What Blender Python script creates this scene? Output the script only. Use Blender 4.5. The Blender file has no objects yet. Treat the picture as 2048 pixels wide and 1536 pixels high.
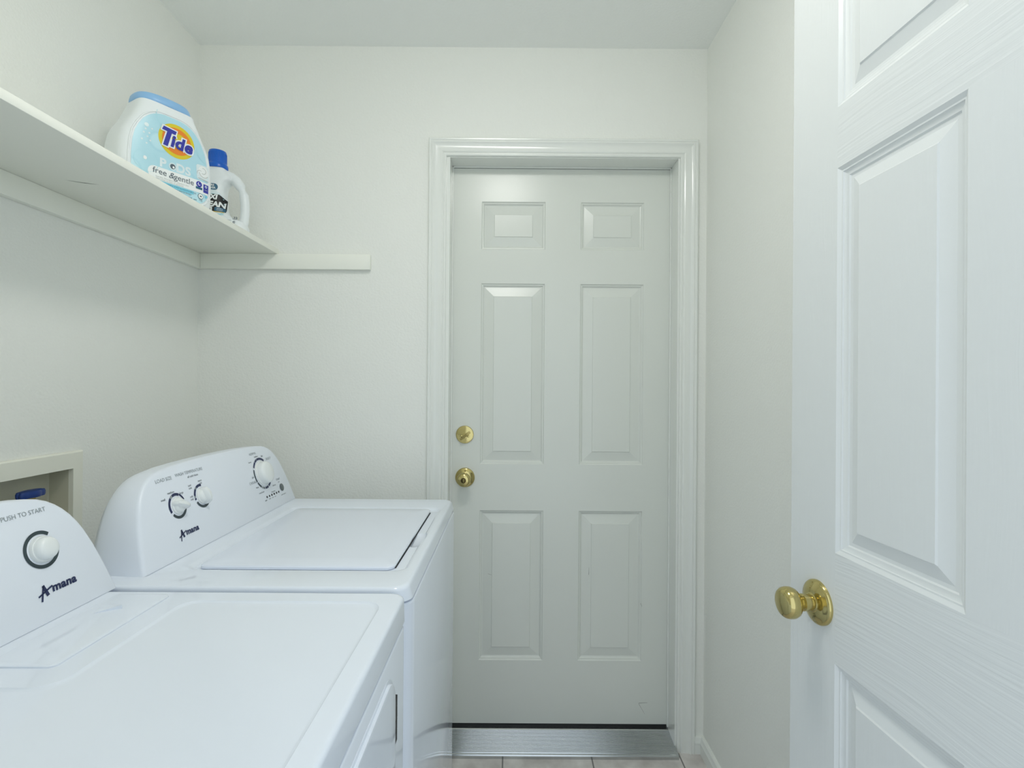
import bpy, bmesh, math, random
from math import sin, cos, pi, radians, sqrt
from mathutils import Vector, Matrix

sc = bpy.context.scene
COL = sc.collection

# ------------------------------------------------------------------ camera
CAM_Z = 1.275
yaw, pitch, roll = 0.0014, 0.0022, 0.0075
fwd = Vector((sin(yaw)*cos(pitch), cos(yaw)*cos(pitch), sin(pitch)))
rgt = Vector((cos(yaw), -sin(yaw), 0.0))
up = rgt.cross(fwd)
r2 = rgt*cos(roll) + up*sin(roll)
u2 = up*cos(roll) - rgt*sin(roll)
cd = bpy.data.cameras.new('camera')
cd.sensor_width = 36.0
cd.lens = 36.0*1026.2/2048.0
cd.clip_start = 0.02
cam = bpy.data.objects.new('camera', cd)
COL.objects.link(cam)
m = Matrix.Identity(4)
for i in range(3):
    m[i][0] = r2[i]; m[i][1] = u2[i]; m[i][2] = -fwd[i]
m[0][3], m[1][3], m[2][3] = 0.0, 0.0, CAM_Z
cam.matrix_world = m
sc.camera = cam

# ------------------------------------------------------------------ world: daylight of the rooms beyond the open doorway
world = bpy.data.worlds.new('world')
sc.world = world
world.use_nodes = True
bg = world.node_tree.nodes['Background']
bg.inputs['Color'].default_value = (0.80, 0.90, 1.0, 1)
bg.inputs['Strength'].default_value = 1.42

LAMP_STRENGTH = 27.6
LAMP_COLOR = (1.0, 0.99, 0.95, 1)

sc.view_settings.view_transform = 'Standard'
sc.view_settings.look = 'None'
sc.view_settings.gamma = 1.0
sc.view_settings.use_curve_mapping = False
sc.view_settings.exposure = 0.0
sc.cycles.use_denoising = True
sc.cycles.max_bounces = 11
sc.cycles.diffuse_bounces = 8
sc.cycles.use_adaptive_sampling = True
sc.cycles.adaptive_threshold = 0.02
sc.cycles.glossy_bounces = 6

# ------------------------------------------------------------------ materials
def new_mat(name):
    mt = bpy.data.materials.new(name)
    mt.use_nodes = True
    nt = mt.node_tree
    return mt, nt, nt.nodes['Principled BSDF']

def plain(name, col, rough=0.5, metal=0.0, coat=0.0, spec=0.5, bump=None, sss=0.0, coat_rough=0.05):
    """bump = list of (scale xyz, strength, distance, detail)"""
    mt, nt, b = new_mat(name)
    b.inputs['Base Color'].default_value = (*col, 1)
    b.inputs['Roughness'].default_value = rough
    b.inputs['Metallic'].default_value = metal
    b.inputs['Coat Weight'].default_value = coat
    b.inputs['Coat Roughness'].default_value = coat_rough
    b.inputs['Specular IOR Level'].default_value = spec
    if bump:
        prev = None
        tc = nt.nodes.new('ShaderNodeTexCoord')
        for (scl, st, dist, det) in bump:
            mp = nt.nodes.new('ShaderNodeMapping')
            mp.inputs['Scale'].default_value = scl
            nt.links.new(tc.outputs['Object'], mp.inputs['Vector'])
            nz = nt.nodes.new('ShaderNodeTexNoise')
            nz.inputs['Scale'].default_value = 1.0
            nz.inputs['Detail'].default_value = det
            nt.links.new(mp.outputs['Vector'], nz.inputs['Vector'])
            bp = nt.nodes.new('ShaderNodeBump')
            bp.inputs['Strength'].default_value = st
            bp.inputs['Distance'].default_value = dist
            nt.links.new(nz.outputs['Fac'], bp.inputs['Height'])
            if prev: nt.links.new(prev.outputs['Normal'], bp.inputs['Normal'])
            prev = bp
        nt.links.new(prev.outputs['Normal'], b.inputs['Normal'])
    return mt

def grain_mat(name, col, axis, rough=0.38):
    """embossed wood grain: fine streaks along an axis of the object ('z' upright, 'u' lengthwise = world y)"""
    mt, nt, b = new_mat(name)
    b.inputs['Base Color'].default_value = (*col, 1)
    b.inputs['Roughness'].default_value = rough
    tc = nt.nodes.new('ShaderNodeTexCoord')
    # gentle warp so that the streaks wander and form cathedral figures
    wn = nt.nodes.new('ShaderNodeTexNoise'); wn.inputs['Scale'].default_value = 3.2; wn.inputs['Detail'].default_value = 1.0
    nt.links.new(tc.outputs['Object'], wn.inputs['Vector'])
    sub = nt.nodes.new('ShaderNodeVectorMath'); sub.operation = 'SUBTRACT'; sub.inputs[1].default_value = (0.5, 0.5, 0.5)
    nt.links.new(wn.outputs['Color'], sub.inputs[0])
    scl = nt.nodes.new('ShaderNodeVectorMath'); scl.operation = 'SCALE'; scl.inputs['Scale'].default_value = 0.05
    nt.links.new(sub.outputs[0], scl.inputs[0])
    add = nt.nodes.new('ShaderNodeVectorMath'); add.operation = 'ADD'
    nt.links.new(tc.outputs['Object'], add.inputs[0]); nt.links.new(scl.outputs[0], add.inputs[1])
    mp = nt.nodes.new('ShaderNodeMapping')
    if axis == 'z':
        mp.inputs['Scale'].default_value = (0.0, 210.0, 7.0)
    else:
        mp.inputs['Scale'].default_value = (0.0, 4.0, 175.0)
    nt.links.new(add.outputs[0], mp.inputs['Vector'])
    nz = nt.nodes.new('ShaderNodeTexNoise'); nz.inputs['Scale'].default_value = 1.0; nz.inputs['Detail'].default_value = 2.0
    nt.links.new(mp.outputs['Vector'], nz.inputs['Vector'])
    bp = nt.nodes.new('ShaderNodeBump'); bp.inputs['Strength'].default_value = 0.22 if axis == 'z' else 0.5; bp.inputs['Distance'].default_value = 0.0012 if axis == 'z' else 0.0017
    nt.links.new(nz.outputs['Fac'], bp.inputs['Height'])
    nt.links.new(bp.outputs['Normal'], b.inputs['Normal'])
    return mt

WALL_C = (0.84, 0.85, 0.81)
M_WALL = plain('wall_paint', WALL_C, 0.62, spec=0.3, bump=[((150, 150, 150), 0.36, 0.0035, 3), ((45, 45, 45), 0.12, 0.003, 2)])
M_CEIL = plain('ceiling_paint', (0.90, 0.915, 0.895), 0.8, spec=0.2, bump=[((120, 120, 120), 0.3, 0.004, 3)])
M_TRIM = plain('trim_gloss_paint', (0.80, 0.82, 0.785), 0.17, spec=0.5, bump=[((30, 30, 12), 0.05, 0.002, 2)])
M_BDOOR = plain('door_gloss_paint', (0.71, 0.735, 0.69), 0.26, spec=0.45, bump=[((9, 9, 5), 0.09, 0.004, 2), ((300, 300, 300), 0.04, 0.001, 1)])
M_SHELF = plain('shelf_paint', (0.87, 0.88, 0.81), 0.42, spec=0.4, bump=[((40, 40, 40), 0.06, 0.002, 2)])
RD = (0.74, 0.765, 0.76)
M_RZ = grain_mat('open_door_grain_upright', RD, 'z')
M_RU = grain_mat('open_door_grain_lengthwise', RD, 'u')
M_RP = plain('open_door_moulding', RD, 0.35)
M_ENAMEL = plain('white_enamel', (0.78, 0.83, 0.91), 0.07, bump=[((6, 6, 6), 0.02, 0.003, 1)])
M_PLASTIC = plain('white_console_plastic', (0.79, 0.835, 0.91), 0.33)
M_LID = plain('lid_plastic', (0.77, 0.82, 0.92), 0.22, coat=0.3)
M_KNOB = plain('knob_plastic', (0.83, 0.86, 0.86), 0.25)
M_NAVY = plain('navy_print', (0.012, 0.022, 0.085), 0.4)
M_SLATE = plain('slate_print', (0.035, 0.055, 0.065), 0.4)
M_GREY = plain('grey_print', (0.30, 0.335, 0.345), 0.5)
M_BUTTON = plain('grey_button', (0.12, 0.145, 0.15), 0.4)
M_BLACK = plain('black_rubber', (0.012, 0.013, 0.014), 0.5)
M_GAP = plain('dark_gap', (0.03, 0.032, 0.034), 0.7)
M_BRASS = plain('polished_brass', (0.56, 0.47, 0.20), 0.10, metal=1.0)
M_BRASST = plain('reflection_dark_brass', (0.36, 0.29, 0.11), 0.22, metal=1.0)  # thumb turn: same brass, dark reflections put into the base colour for contrast
M_BRASSD = plain('dark_keyway', (0.10, 0.075, 0.03), 0.3, metal=1.0)
M_ALU = plain('mill_aluminium', (0.56, 0.58, 0.58), 0.24, metal=1.0, bump=[((12, 12, 12), 0.06, 0.002, 3)])
M_BOX = plain('outlet_box_plastic', (0.82, 0.82, 0.73), 0.45)
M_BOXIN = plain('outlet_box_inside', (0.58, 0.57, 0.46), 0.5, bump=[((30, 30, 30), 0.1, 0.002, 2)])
M_VALVE = plain('blue_valve_plastic', (0.012, 0.045, 0.22), 0.35)
M_PIPE = plain('valve_brass', (0.45, 0.36, 0.16), 0.35, metal=1.0)
M_HDPE = plain('white_bottle_plastic', (0.83, 0.87, 0.885), 0.32)
M_LIDBLUE = plain('pale_blue_lid', (0.27, 0.50, 0.79), 0.36)
M_CAP = plain('blue_cap', (0.003, 0.115, 0.56), 0.28)
M_YEL = plain('logo_yellow', (0.72, 0.58, 0.02), 0.4)
M_ORA = plain('logo_orange', (0.83, 0.235, 0.02), 0.4)
M_LBLU = plain('logo_blue', (0.03, 0.035, 0.36), 0.4)
M_WHITE = plain('print_white', (0.86, 0.89, 0.89), 0.4)
M_PALEPR = plain('print_pale_white', (0.74, 0.84, 0.87), 0.4)
M_INK = plain('print_ink', (0.10, 0.13, 0.16), 0.5)
M_CYAN = plain('print_cyan', (0.22, 0.62, 0.78), 0.4)
M_TEAL = plain('print_teal', (0.03, 0.13, 0.22), 0.4)
M_RED = plain('print_maroon', (0.09, 0.02, 0.03), 0.4)
M_GOLD = plain('print_gold', (0.66, 0.5, 0.12), 0.4)
M_AQUA = plain('print_aqua', (0.42, 0.72, 0.80), 0.4)
M_GRYSOFT = plain('print_soft_grey', (0.5, 0.53, 0.52), 0.4)
M_SCUFF = plain('scuff', (0.16, 0.16, 0.14), 0.7)

def label_mat():
    """pale blue label with soft lighter and darker round water drops"""
    mt, nt, b = new_mat('pale_blue_label')
    b.inputs['Roughness'].default_value = 0.35
    tc = nt.nodes.new('ShaderNodeTexCoord')
    v = nt.nodes.new('ShaderNodeTexVoronoi'); v.inputs['Scale'].default_value = 16.0
    mp = nt.nodes.new('ShaderNodeMapping'); mp.inputs['Scale'].default_value = (1, 0, 1)
    nt.links.new(tc.outputs['Object'], mp.inputs['Vector'])
    nt.links.new(mp.outputs['Vector'], v.inputs['Vector'])
    cr = nt.nodes.new('ShaderNodeValToRGB')
    e = cr.color_ramp.elements
    e[0].position = 0.0; e[0].color = (0.55, 0.80, 0.88, 1)
    e[1].position = 1.0; e[1].color = (0.44, 0.71, 0.81, 1)
    x = e.new(0.36); x.color = (0.52, 0.78, 0.87, 1)
    x = e.new(0.43); x.color = (0.41, 0.69, 0.80, 1)
    x = e.new(0.50); x.color = (0.46, 0.73, 0.83, 1)
    nt.links.new(v.outputs['Distance'], cr.inputs['Fac'])
    nt.links.new(cr.outputs['Color'], b.inputs['Base Color'])
    return mt
M_LABEL = label_mat()

def floor_mat():
    mt, nt, b = new_mat('grey_floor_tile')
    b.inputs['Roughness'].default_value = 0.42
    tc = nt.nodes.new('ShaderNodeTexCoord')
    n1 = nt.nodes.new('ShaderNodeTexNoise'); n1.inputs['Scale'].default_value = 14; n1.inputs['Detail'].default_value = 6
    nt.links.new(tc.outputs['Object'], n1.inputs['Vector'])
    cr = nt.nodes.new('ShaderNodeValToRGB')
    cr.color_ramp.elements[0].position = 0.3; cr.color_ramp.elements[0].color = (0.50, 0.465, 0.44, 1)
    cr.color_ramp.elements[1].position = 0.7; cr.color_ramp.elements[1].color = (0.78, 0.75, 0.72, 1)
    nt.links.new(n1.outputs['Fac'], cr.inputs['Fac'])
    br = nt.nodes.new('ShaderNodeTexBrick')
    br.inputs['Scale'].default_value = 1.0
    br.inputs['Brick Width'].default_value = 0.305; br.inputs['Row Height'].default_value = 0.305
    br.inputs['Mortar Size'].default_value = 0.0025
    br.offset = 0.5
    br.inputs['Mortar'].default_value = (0.20, 0.19, 0.18, 1)
    mp = nt.nodes.new('ShaderNodeMapping'); mp.inputs['Location'].default_value = (0.02, -0.135, 0)
    nt.links.new(tc.outputs['Object'], mp.inputs['Vector'])
    nt.links.new(mp.outputs['Vector'], br.inputs['Vector'])
    nt.links.new(cr.outputs['Color'], br.inputs['Color1']); nt.links.new(cr.outputs['Color'], br.inputs['Color2'])
    nt.links.new(br.outputs['Color'], b.inputs['Base Color'])
    return mt
M_FLOOR = floor_mat()

# ------------------------------------------------------------------ object helpers
def tag(o, label=None, cat=None, group=None, kind=None):
    if label: o['label'] = label
    if cat: o['category'] = cat
    if group: o['group'] = group
    if kind: o['kind'] = kind
    return o

def root_of(o):
    while o.parent: o = o.parent
    return o

WORLD = {}
def empty(name, loc, rotz=0.0):
    o = bpy.data.objects.new(name, None)
    o.empty_display_size = 0.05
    COL.objects.link(o)
    M = Matrix.Translation(Vector(loc)) @ Matrix.Rotation(rotz, 4, 'Z')
    o.matrix_world = M
    WORLD[o.name] = M
    return o

def finish(me, sharp):
    for p in me.polygons: p.use_smooth = True
    me.set_sharp_from_angle(angle=radians(sharp))

def obj(name, bm, mats, parent=None, local=False, sharp=32):
    """link a bmesh (or mesh) as one object; world-space geometry is moved into the root's frame unless local"""
    if isinstance(bm, bmesh.types.BMesh):
        me = bpy.data.meshes.new(name)
        bmesh.ops.recalc_face_normals(bm, faces=bm.faces)
        bm.to_mesh(me); bm.free()
    else:
        me = bm
    if not isinstance(mats, (list, tuple)): mats = [mats]
    if len(me.materials) != len(mats):
        idx = [p.material_index for p in me.polygons]
        me.materials.clear()
        for mt in mats: me.materials.append(mt)
        for p, i in zip(me.polygons, idx): p.material_index = i if i < len(mats) else 0
    if parent is not None and not local:
        rt = root_of(parent)
        if rt.name in WORLD: me.transform(WORLD[rt.name].inverted())
    finish(me, sharp)
    o = bpy.data.objects.new(name, me)
    COL.objects.link(o)
    if parent is not None: o.parent = parent
    return o

def box(bm, x0, x1, y0, y1, z0, z1, bevel=0.0, seg=2, mi=0):
    vs = [bm.verts.new(p) for p in ((x0,y0,z0),(x1,y0,z0),(x1,y1,z0),(x0,y1,z0),(x0,y0,z1),(x1,y0,z1),(x1,y1,z1),(x0,y1,z1))]
    fs = [bm.faces.new([vs[i] for i in f]) for f in ((0,3,2,1),(4,5,6,7),(0,1,5,4),(1,2,6,5),(2,3,7,6),(3,0,4,7))]
    for f in fs: f.material_index = mi
    if bevel > 0:
        es = list({e for f in fs for e in f.edges})
        bmesh.ops.bevel(bm, geom=es, offset=bevel, segments=seg, profile=0.5, affect='EDGES')

def boxo(name, b, mat, parent=None, bevel=0.0, seg=2):
    bm = bmesh.new(); box(bm, *b, bevel=bevel, seg=seg)
    return obj(name, bm, mat, parent)

def rrect(x0, x1, y0, y1, r, n=6):
    """rounded rectangle as list of 2D points, 4*(n+1) points"""
    r = max(min(r, (x1-x0)/2-1e-5, (y1-y0)/2-1e-5), 1e-5)
    pts = []
    for cx, cy, a0 in ((x1-r, y1-r, 0), (x0+r, y1-r, 90), (x0+r, y0+r, 180), (x1-r, y0+r, 270)):
        for i in range(n+1):
            a = radians(a0 + 90.0*i/n)
            pts.append((cx+r*cos(a), cy+r*sin(a)))
    return pts

def rpoly(pts, radii, n=5):
    """polygon (counter-clockwise) with rounded corners"""
    out = []
    N = len(pts)
    for i in range(N):
        p = Vector(pts[i]); a = Vector(pts[i-1]); b = Vector(pts[(i+1) % N])
        r = radii[i] if isinstance(radii, (list, tuple)) else radii
        d1 = (a-p).normalized(); d2 = (b-p).normalized()
        ang = d1.angle(d2)
        t = r/math.tan(ang/2)
        s = p+d1*t; e = p+d2*t
        c = p+(d1+d2).normalized()*(r/sin(ang/2))
        v1 = s-c; v2 = e-c
        tot = v1.angle(v2)
        crs = v1.x*v2.y-v1.y*v2.x
        sg = 1 if crs > 0 else -1
        for k in range(n+1):
            q = sg*tot*k/n
            out.append((c.x+v1.x*cos(q)-v1.y*sin(q), c.y+v1.x*sin(q)+v1.y*cos(q)))
    return out

def loft(bm, loops, cap0=True, cap1=True, mi=0, closed=True):
    """loops: lists of 3D points of the same length"""
    rings = [[bm.verts.new(p) for p in L] for L in loops]
    for A, B in zip(rings, rings[1:]):
        n = len(A)
        for i in range(n if closed else n-1):
            j = (i+1) % n
            f = bm.faces.new((A[i], A[j], B[j], B[i])); f.material_index = mi
    if cap0: f = bm.faces.new(list(reversed(rings[0]))); f.material_index = mi
    if cap1: f = bm.faces.new(rings[-1]); f.material_index = mi
    return rings

def slab_loops(specs, n=6):
    """specs (x0,x1,y0,y1,r,z) -> loops"""
    return [[(x, y, z) for x, y in rrect(x0, x1, y0, y1, r, n)] for (x0, x1, y0, y1, r, z) in specs]

def frame_of(axis):
    a = Vector(axis).normalized()
    t = Vector((0, 0, 1)) if abs(a.z) < 0.9 else Vector((0, 1, 0))
    u = t.cross(a).normalized()
    v = a.cross(u)
    return u, v, a

def lathe(bm, prof, origin, axis, n=48, mi=0, cap0=True, cap1=True):
    u, v, a = frame_of(axis)
    o = Vector(origin)
    loops = []
    for r, h in prof:
        r = max(r, 1e-5)
        loops.append([o + a*h + (u*cos(2*pi*i/n) + v*sin(2*pi*i/n))*r for i in range(n)])
    return loft(bm, loops, cap0, cap1, mi)

def tube(bm, pts, radii, n=12, mi=0):
    P = [Vector(p) for p in pts]
    loops = []
    for i, p in enumerate(P):
        d = (P[min(i+1, len(P)-1)] - P[max(i-1, 0)]).normalized()
        u, v, a = frame_of(d)
        r = radii[i] if isinstance(radii, (list, tuple)) else radii
        loops.append([p + (u*cos(2*pi*k/n) + v*sin(2*pi*k/n))*r for k in range(n)])
    loft(bm, loops, True, True, mi)

def boolean(o, cutter, op='DIFFERENCE'):
    md = o.modifiers.new('b', 'BOOLEAN'); md.object = cutter; md.operation = op; md.solver = 'EXACT'
    dg = bpy.context.evaluated_depsgraph_get()
    dg.update()
    me = bpy.data.meshes.new_from_object(o.evaluated_get(dg))
    o.modifiers.clear()
    old = o.data; o.data = me
    finish(me, 32)
    cme = cutter.data
    bpy.data.objects.remove(cutter); bpy.data.meshes.remove(cme); bpy.data.meshes.remove(old)

def text_geo(body, size, shear=0.0, offset=0.0, space=1.0, align='CENTER'):
    cu = bpy.data.curves.new('t', 'FONT')
    cu.body = body; cu.size = size; cu.shear = shear; cu.offset = offset
    cu.space_character = space; cu.align_x = align; cu.align_y = 'CENTER' if '\n' not in body else 'TOP'
    cu.resolution_u = 4
    o = bpy.data.objects.new('t', cu)
    COL.objects.link(o)
    dg = bpy.context.evaluated_depsgraph_get(); dg.update()
    me = bpy.data.meshes.new_from_object(o.evaluated_get(dg))
    vs = [(v.co.x, v.co.y) for v in me.vertices]
    fs = [tuple(p.vertices) for p in me.polygons]
    bpy.data.objects.remove(o); bpy.data.curves.remove(cu); bpy.data.meshes.remove(me)
    return vs, fs

def add_geo(bm, geo, fn, mi=0, cx=0, cy=0, rot=0.0, sx=1.0):
    """place 2D geometry through the mapping fn(x, y) -> 3D"""
    vs, fs = geo
    c, s = cos(rot), sin(rot)
    V = [bm.verts.new(fn(cx + (x*sx*c - y*s), cy + (x*sx*s + y*c))) for x, y in vs]
    for f in fs:
        try:
            q = bm.faces.new([V[i] for i in f]); q.material_index = mi
        except ValueError: pass

def disc_geo(rx, ry, n=40):
    return [(rx*cos(2*pi*i/n), ry*sin(2*pi*i/n)) for i in range(n)], [tuple(range(n))]

def ring_geo(r0, r1, a0, a1, n=24):
    vs, fs = [], []
    for i in range(n+1):
        a = radians(a0+(a1-a0)*i/n)
        vs += [(r0*cos(a), r0*sin(a)), (r1*cos(a), r1*sin(a))]
        if i: fs.append((2*i-2, 2*i-1, 2*i+1, 2*i))
    return vs, fs

def rect_geo(w, h, r=0.0):
    if r <= 0: return [(-w/2, -h/2), (w/2, -h/2), (w/2, h/2), (-w/2, h/2)], [(0, 1, 2, 3)]
    p = rrect(-w/2, w/2, -h/2, h/2, r, 6)
    return p, [tuple(range(len(p)))]

def poly_geo(pts): return list(pts), [tuple(range(len(pts)))]

def tess(geo, step=0.007):
    """cut flat geometry into small triangles so that it follows a curved surface"""
    vs, fs = geo
    b = bmesh.new()
    V = [b.verts.new((x, y, 0)) for x, y in vs]
    for f in fs:
        try: b.faces.new([V[i] for i in f])
        except ValueError: pass
    bmesh.ops.triangulate(b, faces=b.faces[:])
    for _ in range(6):
        es = [e for e in b.edges if e.calc_length() > step]
        if not es: break
        bmesh.ops.subdivide_edges(b, edges=es, cuts=1)
        bmesh.ops.triangulate(b, faces=b.faces[:])
    b.verts.index_update()
    out = [(v.co.x, v.co.y) for v in b.verts], [tuple(v.index for v in f.verts) for f in b.faces]
    b.free()
    return out

def stroke_geo(p, q, w0, w1=None):
    w1 = w0 if w1 is None else w1
    p, q = Vector(p), Vector(q); d = (q-p).normalized(); nn = Vector((-d.y, d.x))
    return [tuple(p-nn*w0/2), tuple(q-nn*w1/2), tuple(q+nn*w1/2), tuple(p+nn*w0/2)], [(0, 1, 2, 3)]

# ------------------------------------------------------------------ room dimensions
XL, XR, YB, YF, ZC = -1.099, 0.680, 1.796, 0.12, 2.458      # left, right, back, near wall, ceiling
JL, JR, JT = -0.2195, 0.5795, 2.071                          # back door opening
YD = 1.874                                                   # back door face
HX0, HX1, HT = -0.24, 0.575, 2.06                            # doorway the camera stands in

def struct(name, bm, mat, **k):
    o = obj(name, bm, mat, **k); o['kind'] = 'structure'
    return o

bm = bmesh.new(); box(bm, XL-0.1, XR+0.1, -1.6, 2.15, -0.05, 0.0); struct('floor', bm, M_FLOOR)
bm = bmesh.new(); box(bm, XL-0.1, XR+0.1, 0.0, 2.0, ZC, ZC+0.08); struct('ceiling', bm, M_CEIL)
bm = bmesh.new(); box(bm, XR, XR+0.1, 0.0, YB, 0, ZC); struct('wall_right', bm, M_WALL)
# back wall with the door opening
bm = bmesh.new()
box(bm, XL-0.1, JL-0.02, YB, YB+0.14, 0, ZC)
box(bm, JR+0.02, XR+0.1, YB, YB+0.14, 0, ZC)
box(bm, JL-0.02, JR+0.02, YB, YB+0.14, JT+0.02, ZC)
struct('wall_back', bm, M_WALL)
# left wall with the opening for the washer outlet box
OY0, OY1, OZ0, OZ1 = 1.03, 1.281, 0.86, 1.0605
bm = bmesh.new()
box(bm, XL-0.1, XL, 0.0, OY0, 0, ZC)
box(bm, XL-0.1, XL, OY1, YB, 0, ZC)
box(bm, XL-0.1, XL, OY0, OY1, 0, OZ0)
box(bm, XL-0.1, XL, OY0, OY1, OZ1, ZC)
struct('wall_left', bm, M_WALL)
# near wall with the doorway around the camera
bm = bmesh.new()
box(bm, XL, HX0, 0.0, YF, 0, ZC)
box(bm, HX1, XR, 0.0, YF, 0, ZC)
box(bm, HX0, HX1, 0.0, YF, HT, ZC)
struct('wall_front', bm, M_WALL)

# ------------------------------------------------------------------ ceiling lamp (above the frame): flush dome
def ceiling_lamp(x, y):
    t = empty('ceiling_light', (x, y, ZC))
    tag(t, 'round flush white dome lamp fixed under the ceiling', 'ceiling light')
    bm = bmesh.new(); lathe(bm, [(0.165, 0.0), (0.165, -0.018), (0.155, -0.024)], (x, y, ZC), (0, 0, 1)); obj('lamp_base', bm, M_TRIM, t)
    mt, nt, b = new_mat('lamp_glass')
    b.inputs['Base Color'].default_value = (0.9, 0.9, 0.88, 1)
    b.inputs['Emission Color'].default_value = LAMP_COLOR
    b.inputs['Emission Strength'].default_value = LAMP_STRENGTH
    bm = bmesh.new()
    lathe(bm, [(0.15, -0.022), (0.15, -0.035), (0.138, -0.055), (0.11, -0.072), (0.07, -0.083), (0.03, -0.088), (0.001, -0.089)], (x, y, ZC), (0, 0, 1))
    obj('lamp_dome', bm, mt, t)
ceiling_lamp(-0.05, 0.72)

# ------------------------------------------------------------------ back door frame: jamb, stop, casing
def swept_frame(name, x0, x1, zt, prof, y_of, mat, z0=0.0):
    """mitred three-sided frame; prof = (outward distance, y) points"""
    bm = bmesh.new()
    rings = []
    for (px, pz, sx, sz) in ((x0, z0, -1, 0), (x0, zt, -1, 1), (x1, zt, 1, 1), (x1, z0, 1, 0)):
        rings.append([bm.verts.new((px+sx*w, y_of(t), pz+sz*w)) for w, t in prof])
    for A, B in zip(rings, rings[1:]):
        for i in range(len(A)):
            j = (i+1) % len(A)
            bm.faces.new((A[i], A[j], B[j], B[i]))
    bm.faces.new(rings[0]); bm.faces.new(list(reversed(rings[-1])))
    return bm
cas = [(0.0, 0.0), (0.0, 0.0085), (0.003, 0.0105), (0.0065, 0.0105), (0.0085, 0.0085), (0.011, 0.0085), (0.0125, 0.011), (0.016, 0.0125),
       (0.024, 0.0105), (0.033, 0.0108), (0.041, 0.0135), (0.0455, 0.0165), (0.0475, 0.0165), (0.0485, 0.0145), (0.051, 0.0145), (0.0535, 0.0165), (0.0575, 0.017), (0.060, 0.0145), (0.060, 0.0)]
bm = swept_frame('c', JL-0.0125, JR+0.0065, JT+0.003, cas, lambda t: YB-t, M_TRIM)
struct('trim_1', bm, M_TRIM, sharp=25)
# jamb lining, with stop strip against the door
bm = bmesh.new()
box(bm, JL-0.02, JL, YB-0.0015, YB+0.14, 0, JT+0.02)
box(bm, JR, JR+0.02, YB-0.0015, YB+0.14, 0, JT+0.02)
box(bm, JL, JR, YB-0.0015, YB+0.14, JT, JT+0.02)
struct('trim_2', bm, M_TRIM)
bm = bmesh.new()
box(bm, JL, JL+0.0045, YD-0.008, YD-0.0005, 0.036, JT, bevel=0.001, seg=1)
box(bm, JR-0.0045, JR, YD-0.008, YD-0.0005, 0.036, JT, bevel=0.001, seg=1)
box(bm, JL, JR, YD-0.008, YD-0.0005, JT-0.0045, JT, bevel=0.001, seg=1)
struct('trim_3', bm, M_TRIM)

# ------------------------------------------------------------------ six-panel door slabs
def panel_slab(us, zs, panels, rings, thick, mapf, rail_rows=None, mats=(0, 0, 0)):
    """front face built as a grid of stiles and rails with sunk raised panels.
    us, zs: grid lines; panels: set of (column, row); rings: (inset, depth) steps; mapf(u, z, d) -> 3D"""
    bm = bmesh.new()
    vc = {}
    def V(u, z, d):
        k = (round(u, 6), round(z, 6), round(d, 6))
        if k not in vc: vc[k] = bm.verts.new(mapf(u, z, d))
        return vc[k]
    for i in range(len(us)-1):
        for j in range(len(zs)-1):
            a, b, c, d = us[i], us[i+1], zs[j], zs[j+1]
            if (i, j) in panels:
                prev = [(a, c), (b, c), (b, d), (a, d)]; pd = 0.0
                for ins, dep in rings:
                    cur = [(a+ins, c+ins), (b-ins, c+ins), (b-ins, d-ins), (a+ins, d-ins)]
                    for q in range(4):
                        w = (q+1) % 4
                        f = bm.faces.new((V(*prev[q], pd), V(*prev[w], pd), V(*cur[w], dep), V(*cur[q], dep))); f.material_index = mats[2]
                    prev, pd = cur, dep
                f = bm.faces.new([V(*p, pd) for p in prev]); f.material_index = mats[0]
            else:
                f = bm.faces.new((V(a, c, 0), V(b, c, 0), V(b, d, 0), V(a, d, 0)))
                f.material_index = mats[1] if (rail_rows and j in rail_rows and 0 < i < len(us)-2) else mats[0]
    u0, u1, z0, z1 = us[0], us[-1], zs[0], zs[-1]
    # edges and back
    bk = [bm.verts.new(mapf(u, z, thick)) for u, z in ((u0, z0), (u1, z0), (u1, z1), (u0, z1))]
    bm.faces.new(list(reversed(bk)))
    bot = [V(u, z0, 0) for u in us]; top = [V(u, z1, 0) for u in us]
    lef = [V(u0, z, 0) for z in zs]; rig = [V(u1, z, 0) for z in zs]
    bm.faces.new([bk[0], bk[1]] + list(reversed(bot)))
    bm.faces.new([bk[3]] + top + [bk[2]]) if False else bm.faces.new(top + [bk[2], bk[3]])
    bm.faces.new(lef + [bk[3], bk[0]])
    bm.faces.new([bk[1], bk[2]] + list(reversed(rig)))
    return bm

rings_b = [(0.0035, 0.0042), (0.0065, 0.0046), (0.0105, 0.0095), (0.0135, 0.0105), (0.046, 0.0040), (0.048, 0.0016)]
us = [JL+0.003, -0.1128, 0.1205, 0.2495, 0.4815, JR-0.003]
zs = [0.042, 0.2715, 0.8175, 0.9863, 1.6460, 1.7706, 1.9450, 2.0655]
pans = {(c, r) for c in (1, 3) for r in (1, 3, 5)}
bm = panel_slab(us, zs, pans, rings_b, 0.044, lambda u, z, d: (u, YD+d, z))
door1 = struct('door_1', bm, M_BDOOR, sharp=12)
door1['label'] = 'closed white six-panel back door with brass deadbolt and knob'
bm = bmesh.new(); box(bm, JL+0.004, JR-0.004, YD+0.004, YD+0.03, 0.0292, 0.043); obj('door_sweep', bm, M_BLACK, door1)

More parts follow.
